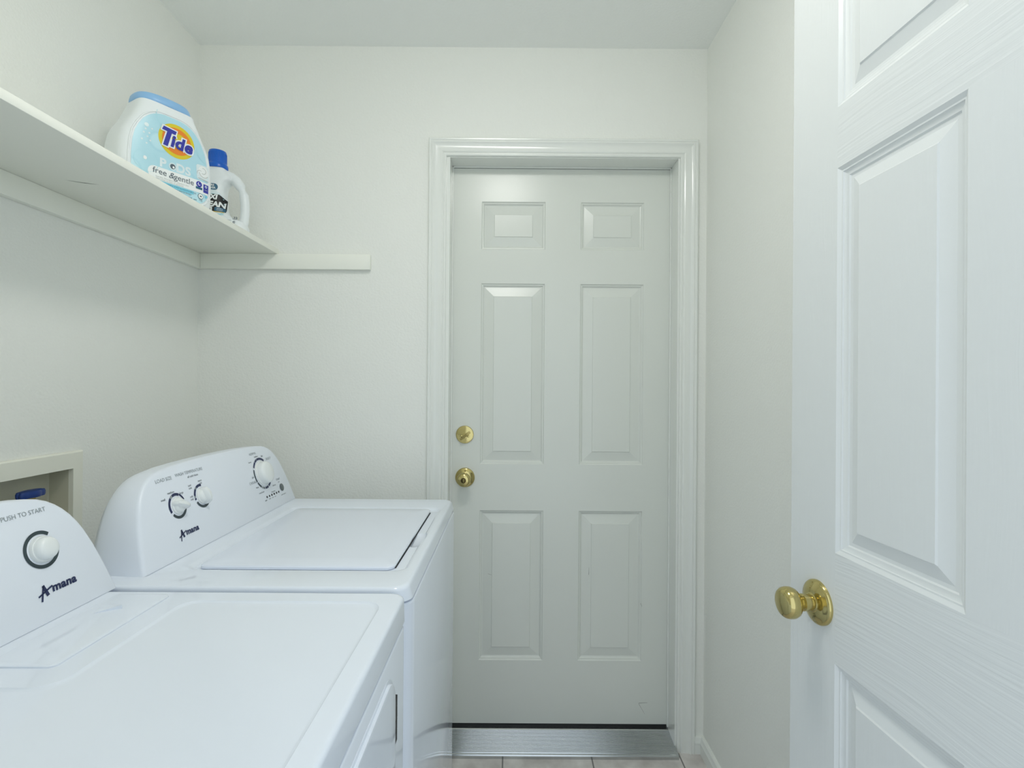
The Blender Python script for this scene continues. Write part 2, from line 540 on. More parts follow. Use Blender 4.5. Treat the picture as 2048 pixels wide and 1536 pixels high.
def knob_set(parent, pos, axis, rr=0.035, keyed=False):
    """rosette, shank and ball of a door knob"""
    p = Vector(pos)
    k = obj_lathe('door_knob', [(0.0125, 0.004), (0.0125, 0.024), (0.0135, 0.0245), (0.0135, 0.0275), (0.0115, 0.029), (0.0125, 0.033), (0.018, 0.0365), (0.0225, 0.0405), (0.0248, 0.046), (0.0250, 0.052), (0.0237, 0.0575), (0.0205, 0.0615), (0.0165, 0.0632), (0.001, 0.0645)], p, axis, M_BRASS, parent)
    r = obj_lathe('rosette', [(rr, 0.0), (rr, 0.003), (rr-0.0012, 0.0052), (rr-0.004, 0.0068), (rr-0.0055, 0.0072), (rr-0.009, 0.0095), (0.019, 0.0118), (0.0155, 0.0122), (0.0145, 0.0135), (0.0125, 0.0140)], p, axis, M_BRASS, k)
    if keyed:
        obj_lathe('key_cylinder', [(0.0095, 0.0640), (0.0095, 0.0652), (0.008, 0.0656), (0.001, 0.0656)], p, axis, M_BRASSD, k)
        u, v, a = frame_of(axis)
        bm = bmesh.new()
        q = p + Vector(axis).normalized()*0.0658
        box(bm, q.x-0.0012, q.x+0.0012, q.y-0.0012, q.y+0.0002, q.z-0.0055, q.z+0.0055)
        obj('push_button', bm, M_BRASS, k)
    return k

def obj_lathe(name, prof, pos, axis, mat, parent, n=56):
    bm = bmesh.new(); lathe(bm, prof, pos, axis, n)
    return obj(name, bm, mat, parent, sharp=40)

knob_set(door1, (-0.1663, YD, 0.937), (0, -1, 0), 0.0355, keyed=True)
# small set screw above the knob shank
obj_lathe('set_screw', [(0.0022, 0.0), (0.0022, 0.0022), (0.0005, 0.0026)], (-0.165, YD-0.0085, 0.9625), (0, -1, 0), M_BRASSD, door1, 16)
db = obj_lathe('deadbolt', [(0.0325, 0.0), (0.0325, 0.003), (0.031, 0.0055), (0.0275, 0.0062), (0.001, 0.0068)], (-0.1684, YD, 1.0934), (0, -1, 0), M_BRASS, door1)
bm = bmesh.new()
lathe(bm, [(0.0095, 0.006), (0.0085, 0.011), (0.001, 0.012)], (-0.1684, YD, 1.0880), (0, -1, 0), 28)
for sx in (-0.0125, 0.0135):
    lathe(bm, [(0.0048, 0.006), (0.0042, 0.0085), (0.001, 0.0092)], (-0.1684+sx, YD, 1.0875), (0, -1, 0), 20)
obj('turn_plate', bm, M_BRASS, db, sharp=40)
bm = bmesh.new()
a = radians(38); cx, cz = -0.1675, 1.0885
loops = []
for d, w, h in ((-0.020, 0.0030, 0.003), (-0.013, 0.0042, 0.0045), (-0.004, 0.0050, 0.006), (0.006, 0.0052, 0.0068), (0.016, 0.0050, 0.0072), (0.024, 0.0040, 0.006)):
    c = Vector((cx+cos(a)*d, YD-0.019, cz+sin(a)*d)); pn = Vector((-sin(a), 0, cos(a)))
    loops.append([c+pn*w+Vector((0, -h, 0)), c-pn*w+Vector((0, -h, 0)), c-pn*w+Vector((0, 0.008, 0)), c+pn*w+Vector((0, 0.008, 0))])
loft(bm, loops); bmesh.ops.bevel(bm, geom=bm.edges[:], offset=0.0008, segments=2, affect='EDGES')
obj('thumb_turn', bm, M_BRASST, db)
# scratch marks low on the door
bm = bmesh.new()
fn = lambda x, z: (x, YD-0.0003, z)
add_geo(bm, stroke_geo((0.4735, 0.1185), (0.505, 0.1205), 0.0016, 0.0008), fn)
add_geo(bm, stroke_geo((0.4735, 0.1165), (0.496, 0.078), 0.0010, 0.0004), fn)
add_geo(bm, stroke_geo((0.288, 0.585), (0.2885, 0.612), 0.0012, 0.0005), fn)
add_geo(bm, stroke_geo((0.478, 0.482), (0.483, 0.470), 0.0012, 0.0005), fn)
add_geo(bm, stroke_geo((-0.079, 0.586), (-0.066, 0.582), 0.0009, 0.0005), fn)
obj('scuff_mark', bm, M_SCUFF, door1)

# ------------------------------------------------------------------ threshold
bm = bmesh.new()
y0, y1 = 1.752, 1.905
prof = [(y0, 0.0), (y0, 0.010), (y0+0.0025, 0.0135), (y0+0.006, 0.0145)]
N = 17
ys, ye = y0+0.010, 1.862
for i in range(N):
    ya = ys+(ye-ys)*i/N; w = (ye-ys)/N
    za = 0.0140+0.0135*(i/N); zb = 0.0140+0.0135*((i+1)/N)
    prof += [(ya, za-0.0018), (ya+w*0.3, za+0.0018), (ya+w*0.62, (za+zb)/2+0.0018), (ya+w*0.9, zb-0.0018)]
prof += [(1.866, 0.0285), (1.872, 0.0290), (y1, 0.0290), (y1, 0.0)]
rin = []
for x in (JL, JR+0.003): rin.append([(x, y, z) for y, z in prof])
loft(bm, rin)
th = obj('door_threshold', bm, M_ALU, sharp=15)
tag(th, 'ribbed aluminium threshold plate on the floor under the white back door', 'threshold')

# ------------------------------------------------------------------ baseboards
bprof = [(0.0, 0.0), (0.0155, 0.0), (0.0155, 0.032), (0.0165, 0.034), (0.0165, 0.039), (0.0125, 0.046), (0.011, 0.053), (0.008, 0.0565), (0.0, 0.0570)]
bm = bmesh.new()
loft(bm, [[(XR-d, YF+0.001, z) for d, z in bprof], [(XR-d, YB-d, z) for d, z in bprof]])
struct('baseboard_right', bm, M_TRIM, sharp=25)
bm = bmesh.new()
loft(bm, [[(JR+0.0665, YB-d, z) for d, z in bprof], [(XR-d, YB-d, z) for d, z in bprof]])
struct('baseboard_back', bm, M_TRIM, sharp=25)

# ------------------------------------------------------------------ open door at the right
K = -0.056
dv = Vector((-K, -1.0, 0)).normalized()               # from free edge towards the hinge
nv = Vector((dv.y, -dv.x, 0)); nv = nv if nv.x < 0 else -nv   # faces the room (left)
P0 = Vector((0.498, 0.909, 0))
def rmap(u, z, d):
    p = P0 + dv*u - nv*d
    return (p.x, p.y, z)
us = [0.0, 0.1135, 0.3285, 0.4320, 0.6470, 0.7600]
zs = [0.012, 0.245, 0.8475, 1.0185, 1.6155, 1.7105, 1.925, 2.03]
rings_r = [(0.0055, 0.0035), (0.0075, 0.0038), (0.0085, 0.0055), (0.0135, 0.0075), (0.0155, 0.0078), (0.0175, 0.0098), (0.0225, 0.0102), (0.0405, 0.0045), (0.0425, 0.0025)]
bm = panel_slab(us, zs, pans, rings_r, 0.035, rmap, rail_rows={0, 2, 4, 6}, mats=(0, 1, 2))
door2 = struct('door_2', bm, [M_RZ, M_RU, M_RP], sharp=14)
door2['label'] = 'open white wood-grain panel door with a brass knob, at the right'
kp = P0 + dv*0.0745 + Vector((0, 0, 0.926))
knob_set(door2, kp, nv, 0.0355)
kp2 = P0 + dv*0.0745 + Vector((0, 0, 0.926)) - nv*0.035
knob_set(door2, kp2, -nv, 0.0355)

# ------------------------------------------------------------------ shelf
SX, SZ = -0.815, 1.7245
sh = empty('wall_shelf', ((XL+SX)/2, 1.0, SZ))
tag(sh, 'white painted board shelf on cleats along the left wall above the laundry machines', 'shelf')
boxo('shelf_board', (XL+0.001, SX, YF+0.002, YB-0.001, SZ, SZ+0.0185), M_SHELF, sh, bevel=0.002)
boxo('cleat', (XL, XL+0.018, YF+0.002, YB-0.001, SZ-0.0525, SZ), M_SHELF, sh, bevel=0.0015)
boxo('cleat', (XL+0.018, -0.4935, YB-0.018, YB, SZ-0.0525, SZ), M_SHELF, sh, bevel=0.0015)
bm = bmesh.new(); add_geo(bm, poly_geo([(-1.0, 1.1425), (-0.965, 1.1585), (-0.940, 1.1690), (-0.968, 1.1610)]), lambda x, y: (x, y, SZ-0.0003))
obj('paint_crack', bm, M_SCUFF, sh)

# ------------------------------------------------------------------ washer outlet box in the left wall
ob = empty('laundry_outlet_box', (XL, 1.16, OZ0))
tag(ob, 'cream plastic laundry water outlet box recessed in the left wall behind the dryer', 'outlet box')
bm = bmesh.new()
fy0, fy1, fz0, fz1 = OY0-0.03, OY1+0.031, OZ0-0.035, OZ1+0.0415
def quadring(bm, o, i, xo, xi):
    A = [bm.verts.new((xo, y, z)) for y, z in o]; B = [bm.verts.new((xi, y, z)) for y, z in i]
    for k in range(4): bm.faces.new((A[k], A[(k+1) % 4], B[(k+1) % 4], B[k]))
def rc(y0, y1, z0, z1): return [(y0, z0), (y1, z0), (y1, z1), (y0, z1)]
o_ = rc(fy0, fy1, fz0, fz1); o2 = rc(fy0+0.004, fy1-0.004, fz0+0.004, fz1-0.004); i_ = rc(OY0+0.001, OY1-0.001, OZ0+0.001, OZ1-0.001)
xs = [(o_, XL+0.0005), (o_, XL+0.006), (o2, XL+0.010), (i_, XL+0.010), (i_, XL-0.002)]
L = [[(x, y, z) for y, z in q] for q, x in xs]
loft(bm, L, False, False)
obj('box_frame', bm, M_BOX, ob, sharp=20)
bm = bmesh.new()
i2 = rc(OY0+0.006, OY1-0.006, OZ0+0.006, OZ1-0.016)
L = [[(x, y, z) for y, z in q] for q, x in ((i_, XL-0.002), (i_, XL-0.05), (i2, XL-0.052))]
loft(bm, L, False, True)
obj('box_recess', bm, M_BOXIN, ob, sharp=20)
def valve(y, mat, label):
    z = 1.0085
    bm = bmesh.new()
    lathe(bm, [(0.011, -0.10), (0.011, -0.045), (0.015, -0.044), (0.015, -0.02), (0.009, -0.018), (0.009, 0.0)], (XL-0.004, y, z), (0, 0, 1), 20)
    vb = obj('valve_body', bm, M_PIPE, ob)
    bm = bmesh.new()
    n = 48
    loops = []
    for rr, hh in ((0.6, 0.0), (0.95, 0.001), (1.0, 0.005), (1.0, 0.011), (0.93, 0.0155), (0.6, 0.017)):
        L = []
        for k in range(n):
            q = 2*pi*k/n
            e = 0.86+0.14*abs(cos(3*q))
            L.append((XL-0.004+0.016*rr*e*cos(q), y+0.034*rr*e*sin(q), z+hh))
        loops.append(L)
    loft(bm, loops)
    h = obj('valve_handle', bm, mat, ob); h['label'] = label
valve(1.182, M_VALVE, 'dark blue lobed handle')

# ------------------------------------------------------------------ laundry machines
TILT = 0.30
class Face:
    """sloped front of a console: (y, h) -> 3D, h along the slope from the base line"""
    def __init__(s, xb, zb): s.o = Vector((xb, 0, zb)); s.e = Vector((-TILT, 0, 1)).normalized(); s.n = Vector((1, 0, TILT)).normalized()
    def __call__(s, y, h, d=0.0):
        return s.o + s.e*h + s.n*d + Vector((0, y, 0))

def console(root, F, yc, hw, hs=1.0):
    """arched console with a sloped face, rounded shoulders and a deep body"""
    # half outline of the face: (distance in from base half width, height along slope)
    half = [(0.0, 0.0), (0.005, 0.028), (0.012, 0.060), (0.020, 0.090), (0.030, 0.119), (0.038, 0.136), (0.047, 0.1505), (0.057, 0.1625), (0.068, 0.1725), (0.081, 0.181), (0.096, 0.1875), (0.115, 0.1920), (0.15, 0.1960), (0.20, 0.1985), (0.26, 0.2000), (hw, 0.2005)]
    half = [(i, h*hs) for i, h in half]
    pts = [(yc+hw-i, h) for i, h in half] + [(yc-hw+i, h) for i, h in reversed(half[:-1])]
    cyy, chh = yc, 0.0
    def shrink(f, dh):
        out = []
        for y, h in pts:
            out.append((yc+(y-yc)*(1-f/hw), max(0.0, h-(dh if h > 0 else 0)*(0.35+0.65*h/0.19))))
        return out
    bm = bmesh.new()
    loops = []
    # front face rim, fillet, then back along -x (the body gets a little lower and narrower towards the rear)
    L0 = [F(y, h, 0.0) for y, h in shrink(0.0075, 0.006)]
    L1 = [F(y, h, -0.0015) for y, h in shrink(0.0035, 0.0028)]
    L2 = [F(y, h, -0.0045) for y, h in shrink(0.0010, 0.0008)]
    L3 = [F(y, h, -0.0085) for y, h in pts]
    def back(dx, f, dh):
        R = []
        for (y, h), p in zip(shrink(f, dh), L3):
            q = F(y, h, -0.0085)
            # the rear of the console is upright
            R.append(Vector((q.x*(1.0-dx[1]) + dx[1]*(F.o.x) - dx[0], q.y, q.z)))
        return R
    loops = [L0, L1, L2, L3, back((0.035, 0.25), 0.002, 0.001), back((0.07, 0.6), 0.006, 0.003), back((0.105, 0.9), 0.012, 0.010), back((0.122, 1.0), 0.022, 0.022), back((0.126, 1.0), 0.035, 0.035)]
    loft(bm, loops)
    return obj('console', bm, M_PLASTIC, root, sharp=38)

def dial(con, F, y, h, r_skirt, r_ring, arcs, kind, ptr=0.0):
    n = F.n
    # printed ring
    bm = bmesh.new()
    fn = lambda a, b: F(y+a, h+b, 0.0006)
    for (a0, a1, mi, w) in arcs:
        add_geo(bm, ring_geo(r_ring-w, r_ring, a0, a1, max(4, int(abs(a1-a0)/6))), fn, mi)
    obj('dial_ring', bm, [M_NAVY, M_SLATE, M_GREY], con)
    bm = bmesh.new()
    if kind == 'dome':        # plain tall push knob
        lathe(bm, [(r_skirt, 0.0), (r_skirt, 0.003), (r_skirt-0.001, 0.005), (r_skirt-0.0026, 0.0052), (r_skirt-0.0030, 0.009), (r_skirt-0.0040, 0.0125), (r_skirt-0.006, 0.0150), (r_skirt-0.009, 0.0168), (r_skirt-0.014, 0.0180), (0.001, 0.0184)], F(y, h, 0), n, 48)
    elif kind == 'big':
        lathe(bm, [(r_skirt, 0.0), (r_skirt, 0.002), (r_skirt-0.0015, 0.004), (r_skirt-0.003, 0.0045), (r_skirt-0.0045, 0.014), (r_skirt-0.007, 0.0195), (r_skirt-0.012, 0.022), (0.001, 0.0225)], F(y, h, 0), n, 56)
    else:                      # skirt with a raised pointer bar across it
        lathe(bm, [(r_skirt, 0.0), (r_skirt, 0.002), (r_skirt-0.001, 0.0035), (r_skirt-0.002, 0.004), (r_skirt-0.0035, 0.008), (r_skirt-0.006, 0.0105), (0.001, 0.012)], F(y, h, 0), n, 44)
        a = radians(ptr)
        loops = []
        ln = r_skirt
        for t, w, hh in ((-1.0, 0.0015, 0.009), (-0.9, 0.0040, 0.0165), (-0.5, 0.0062, 0.0205), (0.0, 0.0066, 0.0215), (0.5, 0.0058, 0.0205), (0.95, 0.0042, 0.0165), (1.15, 0.0018, 0.010)):
            cy, ch = y+cos(a)*t*ln, h+sin(a)*t*ln
            py, ph = -sin(a)*w, cos(a)*w
            loops.append([F(cy+py*1.3, ch+ph*1.3, 0.002), F(cy+py, ch+ph, hh*0.8), F(cy+py*0.5, ch+ph*0.5, hh), F(cy-py*0.5, ch-ph*0.5, hh), F(cy-py, ch-ph, hh*0.8), F(cy-py*1.3, ch-ph*1.3, 0.002)])
        loft(bm, loops)
    k = obj('dial_knob', bm, M_KNOB, con, sharp=40)
    return k

def lettering(con, F, items, name='lettering', mat=M_GREY, dd=0.0006):
    for (body, size, y, h) in items:
        bm = bmesh.new()
        add_geo(bm, text_geo(body, size), lambda a, b: F(a, b, dd), 0, y, h)
        obj(name, bm, mat, con)

def script_logo(con, F, y, h, w):
    """brand script: tall leaning A with a long cross stroke, small upright letters on the raised line"""
    bm = bmesh.new()
    s = w/0.066
    fn = lambda a, b: F(y+a*s, h+b*s, 0.0007)
    add_geo(bm, stroke_geo((-0.0310, -0.0135), (-0.0232, 0.0082), 0.0028, 0.0024), fn)
    add_geo(bm, stroke_geo((-0.0236, 0.0090), (-0.0190, -0.0078), 0.0042, 0.0052), fn)
    add_geo(bm, stroke_geo((-0.0345, -0.0052), (-0.0092, 0.0040), 0.0024, 0.0026), fn)
    add_geo(bm, text_geo('mana', 0.0172, shear=0.10, offset=0.0007, space=1.05), fn, 0, 0.0105, 0.0, 0.0, 1.14)
    return obj('brand_script', bm, M_NAVY, con)

def cabinet(root, x0, x1, y0, y1, z1, r=0.022):
    bm = bmesh.new()
    L = slab_loops([(x0+0.02, x1-0.03, y0+0.01, y1-0.01, r, 0.004), (x0, x1-0.012, y0, y1, r, 0.03), (x0, x1, y0, y1, r, 0.07), (x0, x1, y0, y1, r, z1-0.004), (x0+0.0015, x1-0.0015, y0+0.0015, y1-0.0015, r, z1-0.001), (x0+0.004, x1-0.004, y0+0.004, y1-0.004, r, z1)], 8)
    loft(bm, L)
    return obj('cabinet', bm, M_ENAMEL, root, sharp=30)

def feet(root, x0, x1, y0, y1):
    for x in (x0+0.07, x1-0.09):
        for y in (y0+0.07, y1-0.07):
            obj_lathe('foot', [(0.02, 0.0), (0.02, 0.012), (0.01, 0.014), (0.01, 0.03)], (x, y, 0), (0, 0, 1), M_BLACK, root, 16)

# ---- washer
WX0, WX1, WY0, WY1, WT = -0.815, -0.177, 0.908, 1.617, 0.914
wm = empty('washing_machine', ((WX0+WX1)/2, (WY0+WY1)/2, 0))
tag(wm, 'white top-loading washing machine with three dials, next to the back wall', 'washing machine')
cabinet(wm, WX0, WX1+0.003, WY0+0.003, WY1-0.003, 0.8840, 0.032)
feet(wm, WX0, WX1, WY0, WY1)
bm = bmesh.new()
R = 0.028
x1 = WX1+0.001
rx0, rx1, ry0, ry1 = -0.632, -0.205, 1.000, 1.500        # recess the lid sits in
L = slab_loops([(WX0+0.006, x1-0.006, WY0+0.006, WY1-0.006, R, 0.8872), (WX0, x1, WY0, WY1, R, 0.8885), (WX0, x1-0.0045, WY0, WY1, R, 0.9065), (WX0+0.0004, x1-0.0052, WY0+0.0004, WY1-0.0004, R, 0.9090),
                (WX0+0.0014, x1-0.0064, WY0+0.0014, WY1-0.0014, R, 0.9114), (WX0+0.0032, x1-0.0083, WY0+0.0032, WY1-0.0032, R, 0.9133), (WX0+0.0055, x1-0.0106, WY0+0.0055, WY1-0.0055, R, 0.9141), (WX0+0.0075, x1-0.0126, WY0+0.0075, WY1-0.0075, R, 0.9142), (WX0+0.009, x1-0.0140, WY0+0.009, WY1-0.009, R, 0.9142),
                (rx0-0.006, rx1+0.007, ry0-0.008, ry1+0.012, 0.03, 0.9138), (rx0-0.001, rx1+0.001, ry0-0.001, ry1+0.004, 0.026, 0.9120),
                (rx0+0.003, rx1-0.003, ry0+0.003, ry1-0.002, 0.022, 0.9090), (rx0+0.006, rx1-0.005, ry0+0.006, ry1-0.006, 0.02, 0.9068)], 8)
loft(bm, L)
deck = obj('top_deck', bm, M_ENAMEL, wm, sharp=30)
def ellipsoid_cutter(c, rad):
    bm = bmesh.new()
    bmesh.ops.create_uvsphere(bm, u_segments=32, v_segments=16, radius=1.0)
    for v in bm.verts: v.co = Vector((v.co.x*rad[0], v.co.y*rad[1], v.co.z*rad[2])) + Vector(c)
    return bm
cut = obj('cut', ellipsoid_cutter((-0.219, 1.215, 0.9105), (0.021, 0.058, 0.013)), M_ENAMEL, wm)
cut.parent = deck.parent
boolean(deck, cut)
bm = bmesh.new()
lx0, lx1, ly0, ly1 = -0.616, -0.2285, 1.012, 1.486
L = slab_loops([(lx0+0.003, lx1-0.004, ly0+0.003, ly1-0.003, 0.016, 0.9072), (lx0, lx1-0.0015, ly0, ly1, 0.018, 0.9082), (lx0, lx1, ly0, ly1, 0.018, 0.9125), (lx0+0.002, lx1-0.002, ly0+0.002, ly1-0.002, 0.017, 0.9148),
                (lx0+0.007, lx1-0.007, ly0+0.007, ly1-0.007, 0.014, 0.9158), (lx0+0.05, lx1-0.05, ly0+0.05, ly1-0.05, 0.02, 0.9162)], 8)
loft(bm, L)
lid = obj('lid', bm, M_LID, wm, sharp=30)
cut = obj('cut', ellipsoid_cutter((-0.2215, 1.215, 0.9095), (0.0105, 0.050, 0.006)), M_LID, wm)
boolean(lid, cut)
bm = bmesh.new(); box(bm, lx1-0.004, lx1+0.0008, ly0+0.016, ly1-0.014, 0.9066, 0.9073); obj('lid_gap', bm, M_GAP, wm)
FW = Face(-0.676, 0.9148)
con = console(wm, FW, 1.286, 0.334, 0.97)
NV, SL, GR = 0, 1, 2
dial(con, FW, 1.0895, 0.1035, 0.0185, 0.0275, [(62, 112, NV, .0058), (114, 128, GR, .0058), (130, 205, NV, .0058), (20, 60, NV, .0040), (218, 350, SL, .0058)], 'bar', ptr=-25)
dial(con, FW, 1.1765, 0.1065, 0.0185, 0.0275, [(75, 120, NV, .0058), (122, 132, GR, .0058), (134, 170, NV, .0058), (172, 180, GR, .0058), (182, 192, NV, .0058), (205, 345, SL, .0058)], 'bar', ptr=-80)
dial(con, FW, 1.4625, 0.1085, 0.0360, 0.0455, [(52, 104, NV, .0062), (106, 122, NV, .0062), (124, 150, NV, .0062), (158, 206, SL, .0058), (209, 236, SL, .0058), (239, 252, GR, .0058), (253, 259, SL, .0058), (264, 274, NV, .0062), (275, 286, NV, .0062), (291, 335, NV, .0062)], 'big')
lettering(con, FW, [('LOAD SIZE', 0.0105, 1.0700, 0.1640), ('WASH TEMPERATURE', 0.0100, 1.1560, 0.1662), ('NORMAL', 0.0092, 1.4400, 0.1690), ('BULKY', 0.0100, 1.5180, 0.1440), ('CASUAL', 0.0100, 1.4000, 0.0920)])
lettering(con, FW, [('all cold rinses', 0.0070, 1.1645, 0.1560), ('small', 0.0068, 1.0520, 0.1240), ('medium', 0.0068, 1.0800, 0.1342), ('large', 0.0068, 1.1115, 0.1270),
                    ('cold\ncold', 0.0062, 1.1400, 0.1150), ('cool\ncold', 0.0062, 1.1440, 0.1400), ('warm\ncold', 0.0062, 1.1830, 0.1440),
                    ('heavy', 0.0066, 1.4140, 0.1480), ('medium', 0.0066, 1.4530, 0.1590), ('light', 0.0066, 1.4860, 0.1560), ('light', 0.0066, 1.4080, 0.1060), ('heavy', 0.0066, 1.4160, 0.0760), ('rinse & spin', 0.0062, 1.4300, 0.0585), ('delicate', 0.0066, 1.5080, 0.0640),
                    ('soak', 0.0066, 1.4410, 0.0330), ('wash', 0.0056, 1.4640, 0.0330), ('rinse', 0.0056, 1.4810, 0.0330), ('spin', 0.0056, 1.4970, 0.0330), ('lid locked', 0.0060, 1.4930, 0.0480), ('push to pause', 0.0052, 1.5480, 0.0285)], mat=M_SLATE)
lettering(con, FW, [('START', 0.0082, 1.5400, 0.0760), ('push', 0.0058, 1.5400, 0.0680)], mat=M_INK)
for i in range(6):
    y = 1.4515+0.0144*i
    bm = bmesh.new(); lathe(bm, [(0.0030, 0.0), (0.0030, 0.0008), (0.001, 0.001)], FW(y, 0.0405, 0), FW.n, 16); obj('indicator_light', bm, M_BLACK, con)
bm = bmesh.new(); lathe(bm, [(0.0112, 0.0), (0.0112, 0.0015), (0.010, 0.0022), (0.001, 0.0024)], FW(1.5485, 0.0495, 0), FW.n, 32); obj('start_button', bm, M_BUTTON, con)
script_logo(con, FW, 1.1025, 0.0440, 0.066)

# ---- dryer
DX0, DX1, DY0, DY1, DT = -0.815, -0.1790, 0.152, 0.890, 0.914
dm = empty('clothes_dryer', ((DX0+DX1)/2, (DY0+DY1)/2, 0))
tag(dm, 'white front-loading clothes dryer with a single dial, nearest the viewer', 'clothes dryer')
cabinet(dm, DX0, DX1+0.002, DY0+0.002, DY1-0.003, 0.8690, 0.030)
feet(dm, DX0, DX1, DY0, DY1)
bm = bmesh.new()
x1 = DX1+0.001
R = 0.022
L = slab_loops([(DX0+0.006, x1-0.005, DY0+0.004, DY1-0.004, R, 0.8715), (DX0, x1, DY0, DY1, R, 0.8728), (DX0, x1-0.0008, DY0, DY1, R, 0.9075), (DX0+0.0003, x1-0.0012, DY0+0.0003, DY1-0.0003, R, 0.9095),
                (DX0+0.0011, x1-0.0021, DY0+0.0011, DY1-0.0011, R, 0.9116), (DX0+0.0027, x1-0.0038, DY0+0.0027, DY1-0.0027, R, 0.9132), (DX0+0.0048, x1-0.0060, DY0+0.0048, DY1-0.0048, R, 0.9140), (DX0+0.0065, x1-0.0078, DY0+0.0065, DY1-0.0065, R, 0.9141), (DX0+0.008, x1-0.0092, DY0+0.008, DY1-0.008, R, 0.9141)], 8)
loft(bm, L)
deck = obj('top_deck', bm, M_ENAMEL, dm, sharp=30)
# shallow pressed field of the top, notched around the lint screen cover
def field(o):
    return rpoly([(-0.210-o, 0.195+o), (-0.210-o, 0.853-o), (-0.538+o, 0.853-o), (-0.538+o, 0.606-o), (-0.668+o, 0.606-o), (-0.668+o, 0.195+o)], [0.03, 0.03, 0.028, 0.03, 0.02, 0.02], 6)
bm = bmesh.new()
loft(bm, [[(x, y, z) for x, y in field(o)] for o, z in ((0.0055, 0.9112), (0.004, 0.9114), (0.0015, 0.9128), (0.0, 0.9140), (-0.002, 0.9165))])
cut = obj('cut', bm, M_ENAMEL, dm)
boolean(deck, cut)
# lint screen cover behind the field
bm = bmesh.new()
L = slab_loops([(-0.664, -0.573, 0.647, 0.871, 0.010, 0.9139), (-0.664, -0.573, 0.647, 0.871, 0.010, 0.9160), (-0.663, -0.5745, 0.6485, 0.8695, 0.009, 0.9172), (-0.661, -0.5765, 0.6505, 0.8675, 0.008, 0.9176)], 6)
loft(bm, L)
lint = obj('lint_screen_cover', bm, M_ENAMEL, dm, sharp=30)
bm = bmesh.new()   # triangular arrow wedge
loft(bm, [[(-0.6545, 0.826, 0.9176), (-0.6120, 0.812, 0.9176), (-0.6440, 0.7925, 0.9176)], [(-0.6545, 0.826, 0.9178), (-0.6120, 0.812, 0.9235), (-0.6440, 0.7925, 0.9178)]])
obj('arrow_mark', bm, M_ENAMEL, lint, sharp=5)
# front door
bm = bmesh.new()
DX1 += 0.002
yy0, yy1, zz0, zz1 = 0.235, 0.783, 0.30, 0.838
def yz_loops(specs, n=8):
    return [[(x, y, z) for y, z in rrect(y0, y1, z0, z1, r, n)] for (y0, y1, z0, z1, r, x) in specs]
loft(bm, yz_loops([(yy0, yy1, zz0, zz1, 0.045, DX1-0.012), (yy0, yy1, zz0, zz1, 0.045, DX1+0.0030), (yy0+0.0012, yy1-0.0012, zz0+0.0012, zz1-0.0012, 0.044, DX1+0.0048), (yy0+0.005, yy1-0.005, zz0+0.005, zz1-0.005, 0.042, DX1+0.0056)]))
ddoor = obj('dryer_door', bm, M_ENAMEL, dm, sharp=30)
bm = bmesh.new()
loft(bm, yz_loops([(yy0-0.006, yy1+0.0045, zz0-0.006, zz1+0.006, 0.05, DX1-0.004), (yy0-0.006, yy1+0.0045, zz0-0.006, zz1+0.006, 0.05, DX1+0.0006), (yy0-0.003, yy1+0.002, zz0-0.003, zz1+0.003, 0.048, DX1+0.0008)]))
obj('door_gap', bm, M_ENAMEL, dm, sharp=30)
bm = bmesh.new(); 
for k in range(4):
    box(bm, DX1+0.0008, DX1+0.0046, yy1-0.002, yy1+0.0125, 0.7255+0.0175*k, 0.7427+0.0175*k, bevel=0.0006)
obj('door_hinge', bm, M_BLACK, ddoor)
FD = Face(-0.690, 0.9148)
con = console(dm, FD, 0.571, 0.335, 0.985)
dial(con, FD, 0.7905, 0.1065, 0.0205, 0.0290, [(50, 345, SL, .0054)], 'dome')
lettering(con, FD, [('PUSH TO START', 0.0098, 0.7790, 0.1655)])
script_logo(con, FD, 0.8000, 0.0450, 0.066)

# ------------------------------------------------------------------ pods tub on the shelf
STOP = SZ+0.0185
tb = empty('detergent_tub', (-0.930, 1.3525, STOP), radians(60))
tag(tb, 'large white tub with pale blue label and lid, on the wall shelf', 'detergent tub')
aw = [(0.0, 0.098), (0.004, 0.105), (0.012, 0.110), (0.04, 0.113), (0.09, 0.113), (0.125, 0.1105), (0.15, 0.1055), (0.17, 0.097), (0.19, 0.0855), (0.205, 0.079), (0.218, 0.0735), (0.228, 0.070), (0.236, 0.0675), (0.242, 0.0665)]
bd = [(0.0, 0.050), (0.004, 0.056), (0.012, 0.060), (0.19, 0.060), (0.208, 0.0585), (0.220, 0.056), (0.230, 0.053), (0.236, 0.0515), (0.242, 0.051)]
def interp(t, z):
    if z <= t[0][0]: return t[0][1]
    for (z0, a0), (z1, a1) in zip(t, t[1:]):
        if z <= z1: return a0+(a1-a0)*(z-z0)/(z1-z0)
    return t[-1][1]
def sup(a, b, n, k, cx=0.0):
    pts = []
    for i in range(k):
        q = 2*pi*i/k
        c, s = cos(q), sin(q)
        pts.append((cx+a*math.copysign(abs(c)**(2/n), c), b*math.copysign(abs(s)**(2/n), s)))
    return pts
bm = bmesh.new()
zsl = [0.0, 0.004, 0.012, 0.03, 0.06, 0.09, 0.11, 0.125, 0.14, 0.15, 0.16, 0.17, 0.18, 0.19, 0.198, 0.205, 0.212, 0.218, 0.224, 0.230, 0.236, 0.242]
loft(bm, [[(x, y, z) for x, y in sup(interp(aw, z), interp(bd, z), 5.0, 72)] for z in zsl])
body = obj('tub_body', bm, M_HDPE, tb, local=True, sharp=50)
def tub_front(x, z, d):
    a, b = interp(aw, z), interp(bd, z)
    t = min(abs(x)/a, 0.999)
    return (x, -(b*(1-t**5)**(1/5.0))-d, z)
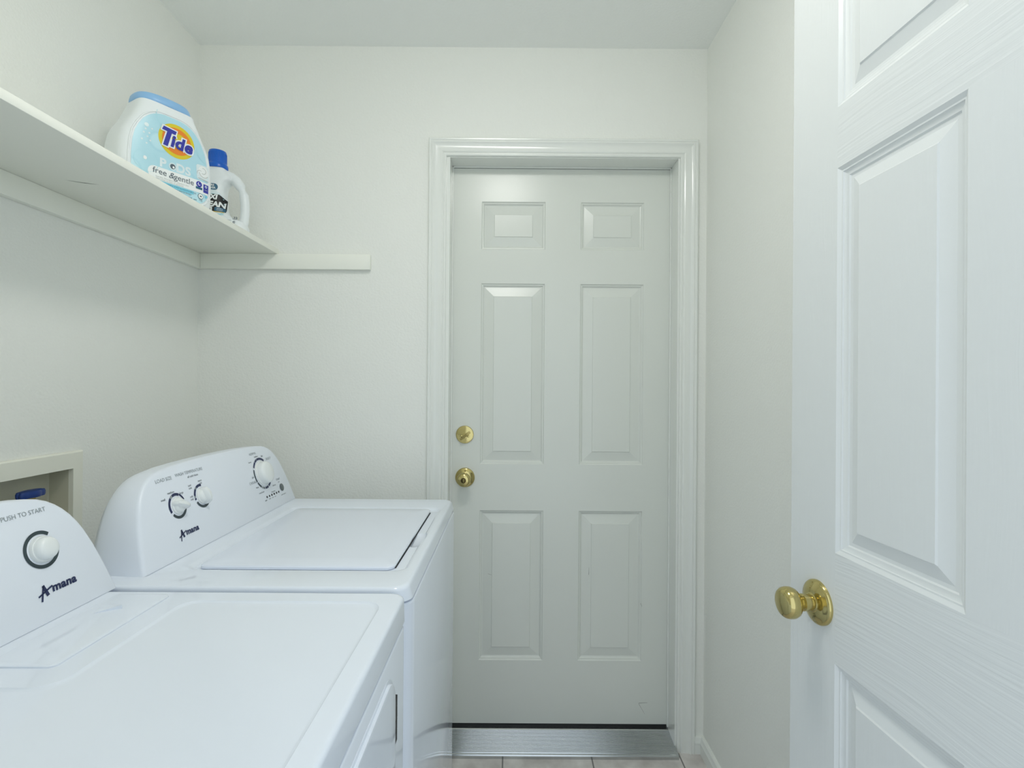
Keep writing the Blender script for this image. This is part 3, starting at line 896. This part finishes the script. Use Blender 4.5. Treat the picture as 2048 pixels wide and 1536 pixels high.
# outline of label: inset from the body outline
def label_outline(ins, zb, zt):
    R = []
    zz = [zb+(zt-zb)*(1-cos(pi*i/72))/2 for i in range(73)]
    for z in zz:
        w = interp(aw, z)-ins
        # rounded lower corners and crown
        lo = (z-zb)/0.030; hi = (zt-z)/0.034
        if lo < 1: w -= 0.030*(1-sqrt(max(0, 1-(1-lo)**2)))
        if hi < 1: w -= 0.040*(1-sqrt(max(0, 1-(1-hi)**2)))
        R.append((w, z))
    return R
def label_mesh(ins, zb, zt, d, mi=0):
    bm = bmesh.new()
    R = label_outline(ins, zb, zt)
    rows = []
    for w, z in R:
        rows.append([bm.verts.new(tub_front(w*(k/8-1), z, d)) for k in range(17)])
    for A, B in zip(rows, rows[1:]):
        for k in range(16): bm.faces.new((A[k], A[k+1], B[k+1], B[k]))
    return bm, R
bm, R = label_mesh(0.0215, 0.013, 0.214, 0.0012)
lab = obj('tub_label', bm, M_LABEL, tb, local=True)
# raised rim around the label
R = label_outline(0.0165, 0.0095, 0.2185)
path = [tub_front(w, z, -0.0002) for w, z in R] + [tub_front(-w, z, -0.0002) for w, z in reversed(R)]
path.append(path[0])
bm = bmesh.new(); tube(bm, path, 0.0022, 8); obj('label_rim', bm, M_HDPE, body, local=True, sharp=60)
# lid
bm = bmesh.new()
loft(bm, [[(x, y, z) for x, y in sup(a, b, 2.6, 56)] for a, b, z in ((0.062, 0.047, 0.2424), (0.0665, 0.0505, 0.2430), (0.0672, 0.0512, 0.2440), (0.0668, 0.0508, 0.252), (0.0650, 0.049, 0.2600), (0.062, 0.0465, 0.2645), (0.052, 0.038, 0.2670), (0.030, 0.022, 0.2675))])
obj('tub_lid', bm, M_LIDBLUE, tb, local=True, sharp=40)
# printing, in layers on the label
def printing(name, parent, items, front, step=0.007):
    mats, bm = [], bmesh.new()
    for geo, mat, x, z, rot, layer in items:
        if mat not in mats: mats.append(mat)
        add_geo(bm, tess(geo, step), lambda a, b, l=layer: front(a, b, 0.0016+0.00032*l), mats.index(mat), x, z, rot)
    return obj(name, bm, mats, parent, local=True)
lx, lz = 0.010, 0.1565
T = 0.047
def tide_letters(off):
    return text_geo('ide', 0.058, shear=0.16, offset=off, space=0.95)
tw = 0.0
items = [(disc_geo(0.0440, 0.0430, 56), M_YEL, lx, lz, 0, 0), (disc_geo(0.0355, 0.0338, 56), M_ORA, lx, lz, 0, 1), (disc_geo(0.0220, 0.0200, 40), M_YEL, lx+0.004, lz+0.001, 0, 2)]
for off, mat, lay in ((0.0050, M_WHITE, 4), (0.0017, M_LBLU, 6.5)):
    items.append((text_geo('ide', 0.0425, shear=0.15, offset=off, space=1.05), mat, lx+0.0105, lz-0.0055, radians(-3), lay))
    e = 0.0032 if lay == 4 else 0.0
    items.append((poly_geo([(-0.032-e, 0.0125-e), (0.000+e, 0.0125-e), (0.002+e, 0.0225+e), (-0.029-e, 0.0225+e)]), mat, lx-0.006, lz+0.002, radians(-6), lay+0.3))
    items.append((poly_geo([(-0.0255-e, -0.025-e), (-0.0145+e, -0.025-e), (-0.008+e, 0.017), (-0.019-e, 0.017)]), mat, lx-0.006, lz+0.002, radians(-6), lay+0.6))
printing('brand_logo', lab, items, tub_front)
items = [(text_geo('P', 0.030, offset=0.0012), M_PALEPR, -0.023, 0.0885, 0, 0), (text_geo('DS', 0.030, offset=0.0012, space=1.05), M_PALEPR, 0.0265, 0.0885, 0, 0),
         (ring_geo(0.0068, 0.0092, 0, 360, 32), M_PALEPR, 0.0005, 0.0885, 0, 0), (disc_geo(0.0062, 0.0062, 24), M_INK, 0.0005, 0.0885, 0, 1), (disc_geo(0.0026, 0.0030, 16), M_WHITE, 0.0022, 0.0868, 0, 2),
         (rect_geo(0.150, 0.0325, 0.0160), M_WHITE, 0.0180, 0.0595, 0, 0), (rect_geo(0.04, 0.0325, 0.0), M_WHITE, 0.0725, 0.0595, 0, 0),
         (text_geo('free', 0.0205), M_INK, -0.0300, 0.0645, 0, 2), (text_geo('&', 0.0215, shear=0.25), M_INK, -0.0030, 0.0635, 0, 2), (text_geo('gentle', 0.0205), M_INK, 0.0285, 0.0635, 0, 2),
         (text_geo('laundry detergent for sensitive skin', 0.0056), M_GRYSOFT, 0.0005, 0.0510, 0, 2), (text_geo('clean rinse, no dyes or perfumes', 0.0050), M_GRYSOFT, -0.006, 0.0462, 0, 2),
         (disc_geo(0.0078, 0.0078, 28), M_LBLU, 0.0670, 0.0660, 0, 2), (ring_geo(0.0022, 0.0040, 100, 330, 14), M_WHITE, 0.0670, 0.0665, 0, 3), (rect_geo(0.0175, 0.0062), M_TEAL, 0.0670, 0.0555, 0, 2),
         (rect_geo(0.0150, 0.0225), M_LBLU, 0.0865, 0.0595, 0, 2), (ring_geo(0.0018, 0.0034, 0, 360, 14), M_PALEPR, 0.0865, 0.0650, 0, 3), (rect_geo(0.009, 0.0016), M_GREY, 0.0865, 0.0560, 0, 3),
         (rect_geo(0.088, 0.0085), M_CYAN, 0.0085, 0.0372, 0, 2), (text_geo('WARNING: HARMFUL IF PUT IN MOUTH OR EYES', 0.0046), M_TEAL, 0.0085, 0.0375, 0, 3),
         (text_geo('read all warnings and instructions on the back', 0.0045), M_TEAL, 0.0055, 0.0305, 0, 3), (text_geo('keep out of reach of children', 0.0045), M_TEAL, -0.008, 0.0258, 0, 3),
         (disc_geo(0.0125, 0.0125, 32), M_RED, -0.0520, 0.0330, 0, 2), (disc_geo(0.0105, 0.0105, 32), M_WHITE, -0.0520, 0.0330, 0, 3), (disc_geo(0.0045, 0.0032, 16), M_INK, -0.051, 0.0340, 0, 4),
         (disc_geo(0.0125, 0.0125, 32), M_RED, -0.0770, 0.0330, 0, 2), (disc_geo(0.0105, 0.0105, 32), M_WHITE, -0.0770, 0.0330, 0, 3),
         (disc_geo(0.0075, 0.0075, 28), M_INK, 0.0715, 0.0345, 0, 2), (disc_geo(0.0064, 0.0064, 28), M_WHITE, 0.0715, 0.0345, 0, 3), (disc_geo(0.0028, 0.0018, 14), M_INK, 0.0715, 0.0345, 0, 4),
         (text_geo('112', 0.0065), M_INK, 0.0715, 0.0238, 0, 2), (text_geo('81 OZ', 0.0080), M_INK, 0.0380, 0.0200, 0, 2), (rect_geo(0.009, 0.0012), M_INK, 0.0570, 0.0215, 0, 2),
         (disc_geo(0.004, 0.003, 14), M_CYAN, 0.0880, 0.0385, 0, 2)]
printing('label_print', lab, items, tub_front)
items = [(rect_geo(0.036, 0.040, 0.006), M_PALEPR, 0.0780, 0.1000, radians(4), 0), (disc_geo(0.0150, 0.0165, 32), M_WHITE, 0.0790, 0.1015, 0, 2),
         (ring_geo(0.0125, 0.0140, 190, 330, 20), M_GRYSOFT, 0.0800, 0.1010, 0, 3), (ring_geo(0.0070, 0.0084, -120, 110, 18), M_GRYSOFT, 0.0780, 0.1045, 0, 3), (ring_geo(0.0070, 0.0082, 60, 200, 16), M_GRYSOFT, 0.0690, 0.0960, 0, 3), (rect_geo(0.030, 0.0016, 0.0006), M_GRYSOFT, 0.0795, 0.0820, radians(-4), 3)]
printing('pod_picture', lab, items, tub_front)
items = [(disc_geo(0.0022, 0.0022, 14), M_PALEPR, x, z, 0, 0) for x, z in ((-0.062, 0.160), (-0.054, 0.152), (-0.066, 0.150), (-0.058, 0.142), (-0.048, 0.165), (-0.070, 0.132), (-0.060, 0.125), (-0.052, 0.134))] + \
        [(disc_geo(0.0050, 0.0050, 18), M_PALEPR, -0.060, 0.171, 0, 0), (disc_geo(0.0040, 0.0046, 18), M_WHITE, -0.063, 0.088, 0, 0), (ring_geo(0.0275, 0.0290, 150, 300, 26), M_AQUA, -0.010, 0.206, 0, 0), (ring_geo(0.0300, 0.0315, 170, 262, 26), M_AQUA, 0.091, 0.158, 0, 0), (ring_geo(0.0260, 0.0272, 120, 420, 30), M_AQUA, -0.060, 0.082, 0, 0)]
for it in items: printing('water_drop', lab, [it], tub_front)

# ------------------------------------------------------------------ stain remover bottle behind the tub
bt = empty('stain_remover_bottle', (-0.935, 1.652, STOP), radians(10))
tag(bt, 'white plastic bottle with blue cap and side handle, on the shelf behind the tub', 'bottle')
bw = [(0.0, -0.074, 0.073), (0.004, -0.078, 0.078), (0.012, -0.080, 0.080), (0.035, -0.080, 0.080), (0.048, -0.080, 0.070), (0.058, -0.080, 0.045), (0.068, -0.080, 0.026), (0.085, -0.080, 0.017), (0.11, -0.079, 0.0145), (0.14, -0.076, 0.013), (0.158, -0.073, 0.015), (0.170, -0.070, 0.021), (0.181, -0.066, 0.033), (0.190, -0.061, 0.034), (0.200, -0.053, 0.024), (0.208, -0.046, 0.016), (0.215, -0.041, 0.012), (0.222, -0.040, 0.0115)]
def bsec(z):
    L = interp([(a, b) for a, b, c in bw], z); Rr = interp([(a, c) for a, b, c in bw], z)
    b = interp([(0.0, 0.030), (0.004, 0.0345), (0.012, 0.0365), (0.15, 0.0365), (0.175, 0.034), (0.2, 0.029), (0.215, 0.0265), (0.222, 0.026)], z)
    return (L+Rr)/2, (Rr-L)/2, b
bm = bmesh.new()
NZ = 60
loft(bm, [[(x, y, z) for x, y in sup(bsec(z)[1], bsec(z)[2], 3.0, 48, bsec(z)[0])] for z in [0.222*i/NZ for i in range(NZ+1)]])
gp = [(0.058, 0.030), (0.0655, 0.05), (0.0685, 0.08), (0.0685, 0.11), (0.0645, 0.14), (0.055, 0.165), (0.042, 0.183), (0.026, 0.196), (0.008, 0.205)]
tube(bm, [(x, 0, z) for x, z in gp], [0.013, 0.0142, 0.0138, 0.0138, 0.0145, 0.0155, 0.0165, 0.0155, 0.013], 20)
me = bpy.data.meshes.new('bottle'); bm.to_mesh(me); bm.free()
tmp = bpy.data.objects.new('tmp', me); COL.objects.link(tmp)
md = tmp.modifiers.new('r', 'REMESH'); md.mode = 'VOXEL'; md.voxel_size = 0.0022
md = tmp.modifiers.new('s', 'SMOOTH'); md.iterations = 6; md.factor = 0.5
dg = bpy.context.evaluated_depsgraph_get(); dg.update()
me2 = bpy.data.meshes.new_from_object(tmp.evaluated_get(dg))
bpy.data.objects.remove(tmp)
bb = obj('bottle_body', me2, M_HDPE, bt, local=True, sharp=80)
cxc = -0.0145
bm = bmesh.new()
lathe(bm, [(0.0300, 0.217), (0.0305, 0.219), (0.0305, 0.228), (0.0290, 0.232), (0.0270, 0.2335), (0.0265, 0.236), (0.0255, 0.272), (0.0245, 0.2745), (0.022, 0.2755), (0.001, 0.2755)], (cxc, 0, 0), (0, 0, 1), 48)
obj('bottle_cap', bm, M_CAP, bt, local=True, sharp=40)
bm = bmesh.new()
for i in range(40):
    q = 2*pi*i/40
    x, y = cxc+0.0262*cos(q), 0.0262*sin(q)
    tube(bm, [(x, y, 0.238), (cxc+0.0258*cos(q), 0.0258*sin(q), 0.268)], 0.0006, 5)
obj('cap_rib', bm, M_CAP, bt, local=True)['kind'] = 'stuff'
def bot_front(x, z, d):
    c, a, b = bsec(z)
    t = min(abs(x-c)/a, 0.97)
    return (x, -(b*(1-t**3)**(1/3.0))-d, z)
items = [(disc_geo(0.040, 0.050, 40), M_PALEPR, -0.032, 0.090, 0, -1.4),
         (ring_geo(0.036, 0.040, 20, 130, 22), M_AQUA, -0.030, 0.088, 0, -0.7), (ring_geo(0.030, 0.0335, -60, 40, 18), M_AQUA, -0.028, 0.086, 0, -0.7),
         (rect_geo(0.052, 0.020, 0.0095), M_TEAL, -0.040, 0.150, 0, 0), (text_geo('MORE\nPOWER', 0.0085, offset=0.0002), M_WHITE, -0.035, 0.1585, 0, 1),
         (poly_geo([(-0.075, 0.0725), (0.006, 0.0725), (0.0105, 0.1105), (-0.0140, 0.1105), (-0.0100, 0.1265), (-0.060, 0.1265), (-0.064, 0.11), (-0.070, 0.1105)]), M_BLACK, 0, 0, 0, 0.3),
         (text_geo('OXI', 0.0205, shear=0.18, offset=0.0011), M_WHITE, -0.0340, 0.1165, 0, 5), (text_geo('CLEAN', 0.0225, shear=0.18, offset=0.0011), M_WHITE, -0.0310, 0.0940, 0, 5),
         (rect_geo(0.044, 0.0130), M_WHITE, -0.0510, 0.0795, 0, 1), (rect_geo(0.0280, 0.0130, 0.004), M_TEAL, -0.0085, 0.0795, 0, 1), (text_geo('revive', 0.0110, offset=0.0003), M_INK, -0.0470, 0.0800, 0, 2), (text_geo('laundry\nbooster', 0.0050), M_WHITE, -0.0085, 0.0845, 0, 2),
         (rect_geo(0.066, 0.0026), M_GOLD, -0.030, 0.0710, 0, 1), (rect_geo(0.030, 0.0028), M_AQUA, -0.012, 0.0640, 0, 0),
         (text_geo('33', 0.0115, offset=0.0003), M_INK, 0.046, 0.0590, 0, 1), (rect_geo(0.008, 0.0012), M_INK, 0.046, 0.0520, 0, 1), (text_geo('color protecting formula', 0.0040), M_INK, 0.019, 0.0475, 0, 1), (text_geo('chlorine free', 0.0040), M_INK, 0.013, 0.0430, 0, 1), (ring_geo(0.0018, 0.0036, 20, 340, 14), M_INK, 0.047, 0.0420, 0, 1)]
items = [(g, mt, x+(0.013 if x < 0.03 and x != 0.0190 else 0.0), z, r, l) for g, mt, x, z, r, l in items]
printing('bottle_print', bb, items, bot_front, 0.0035)
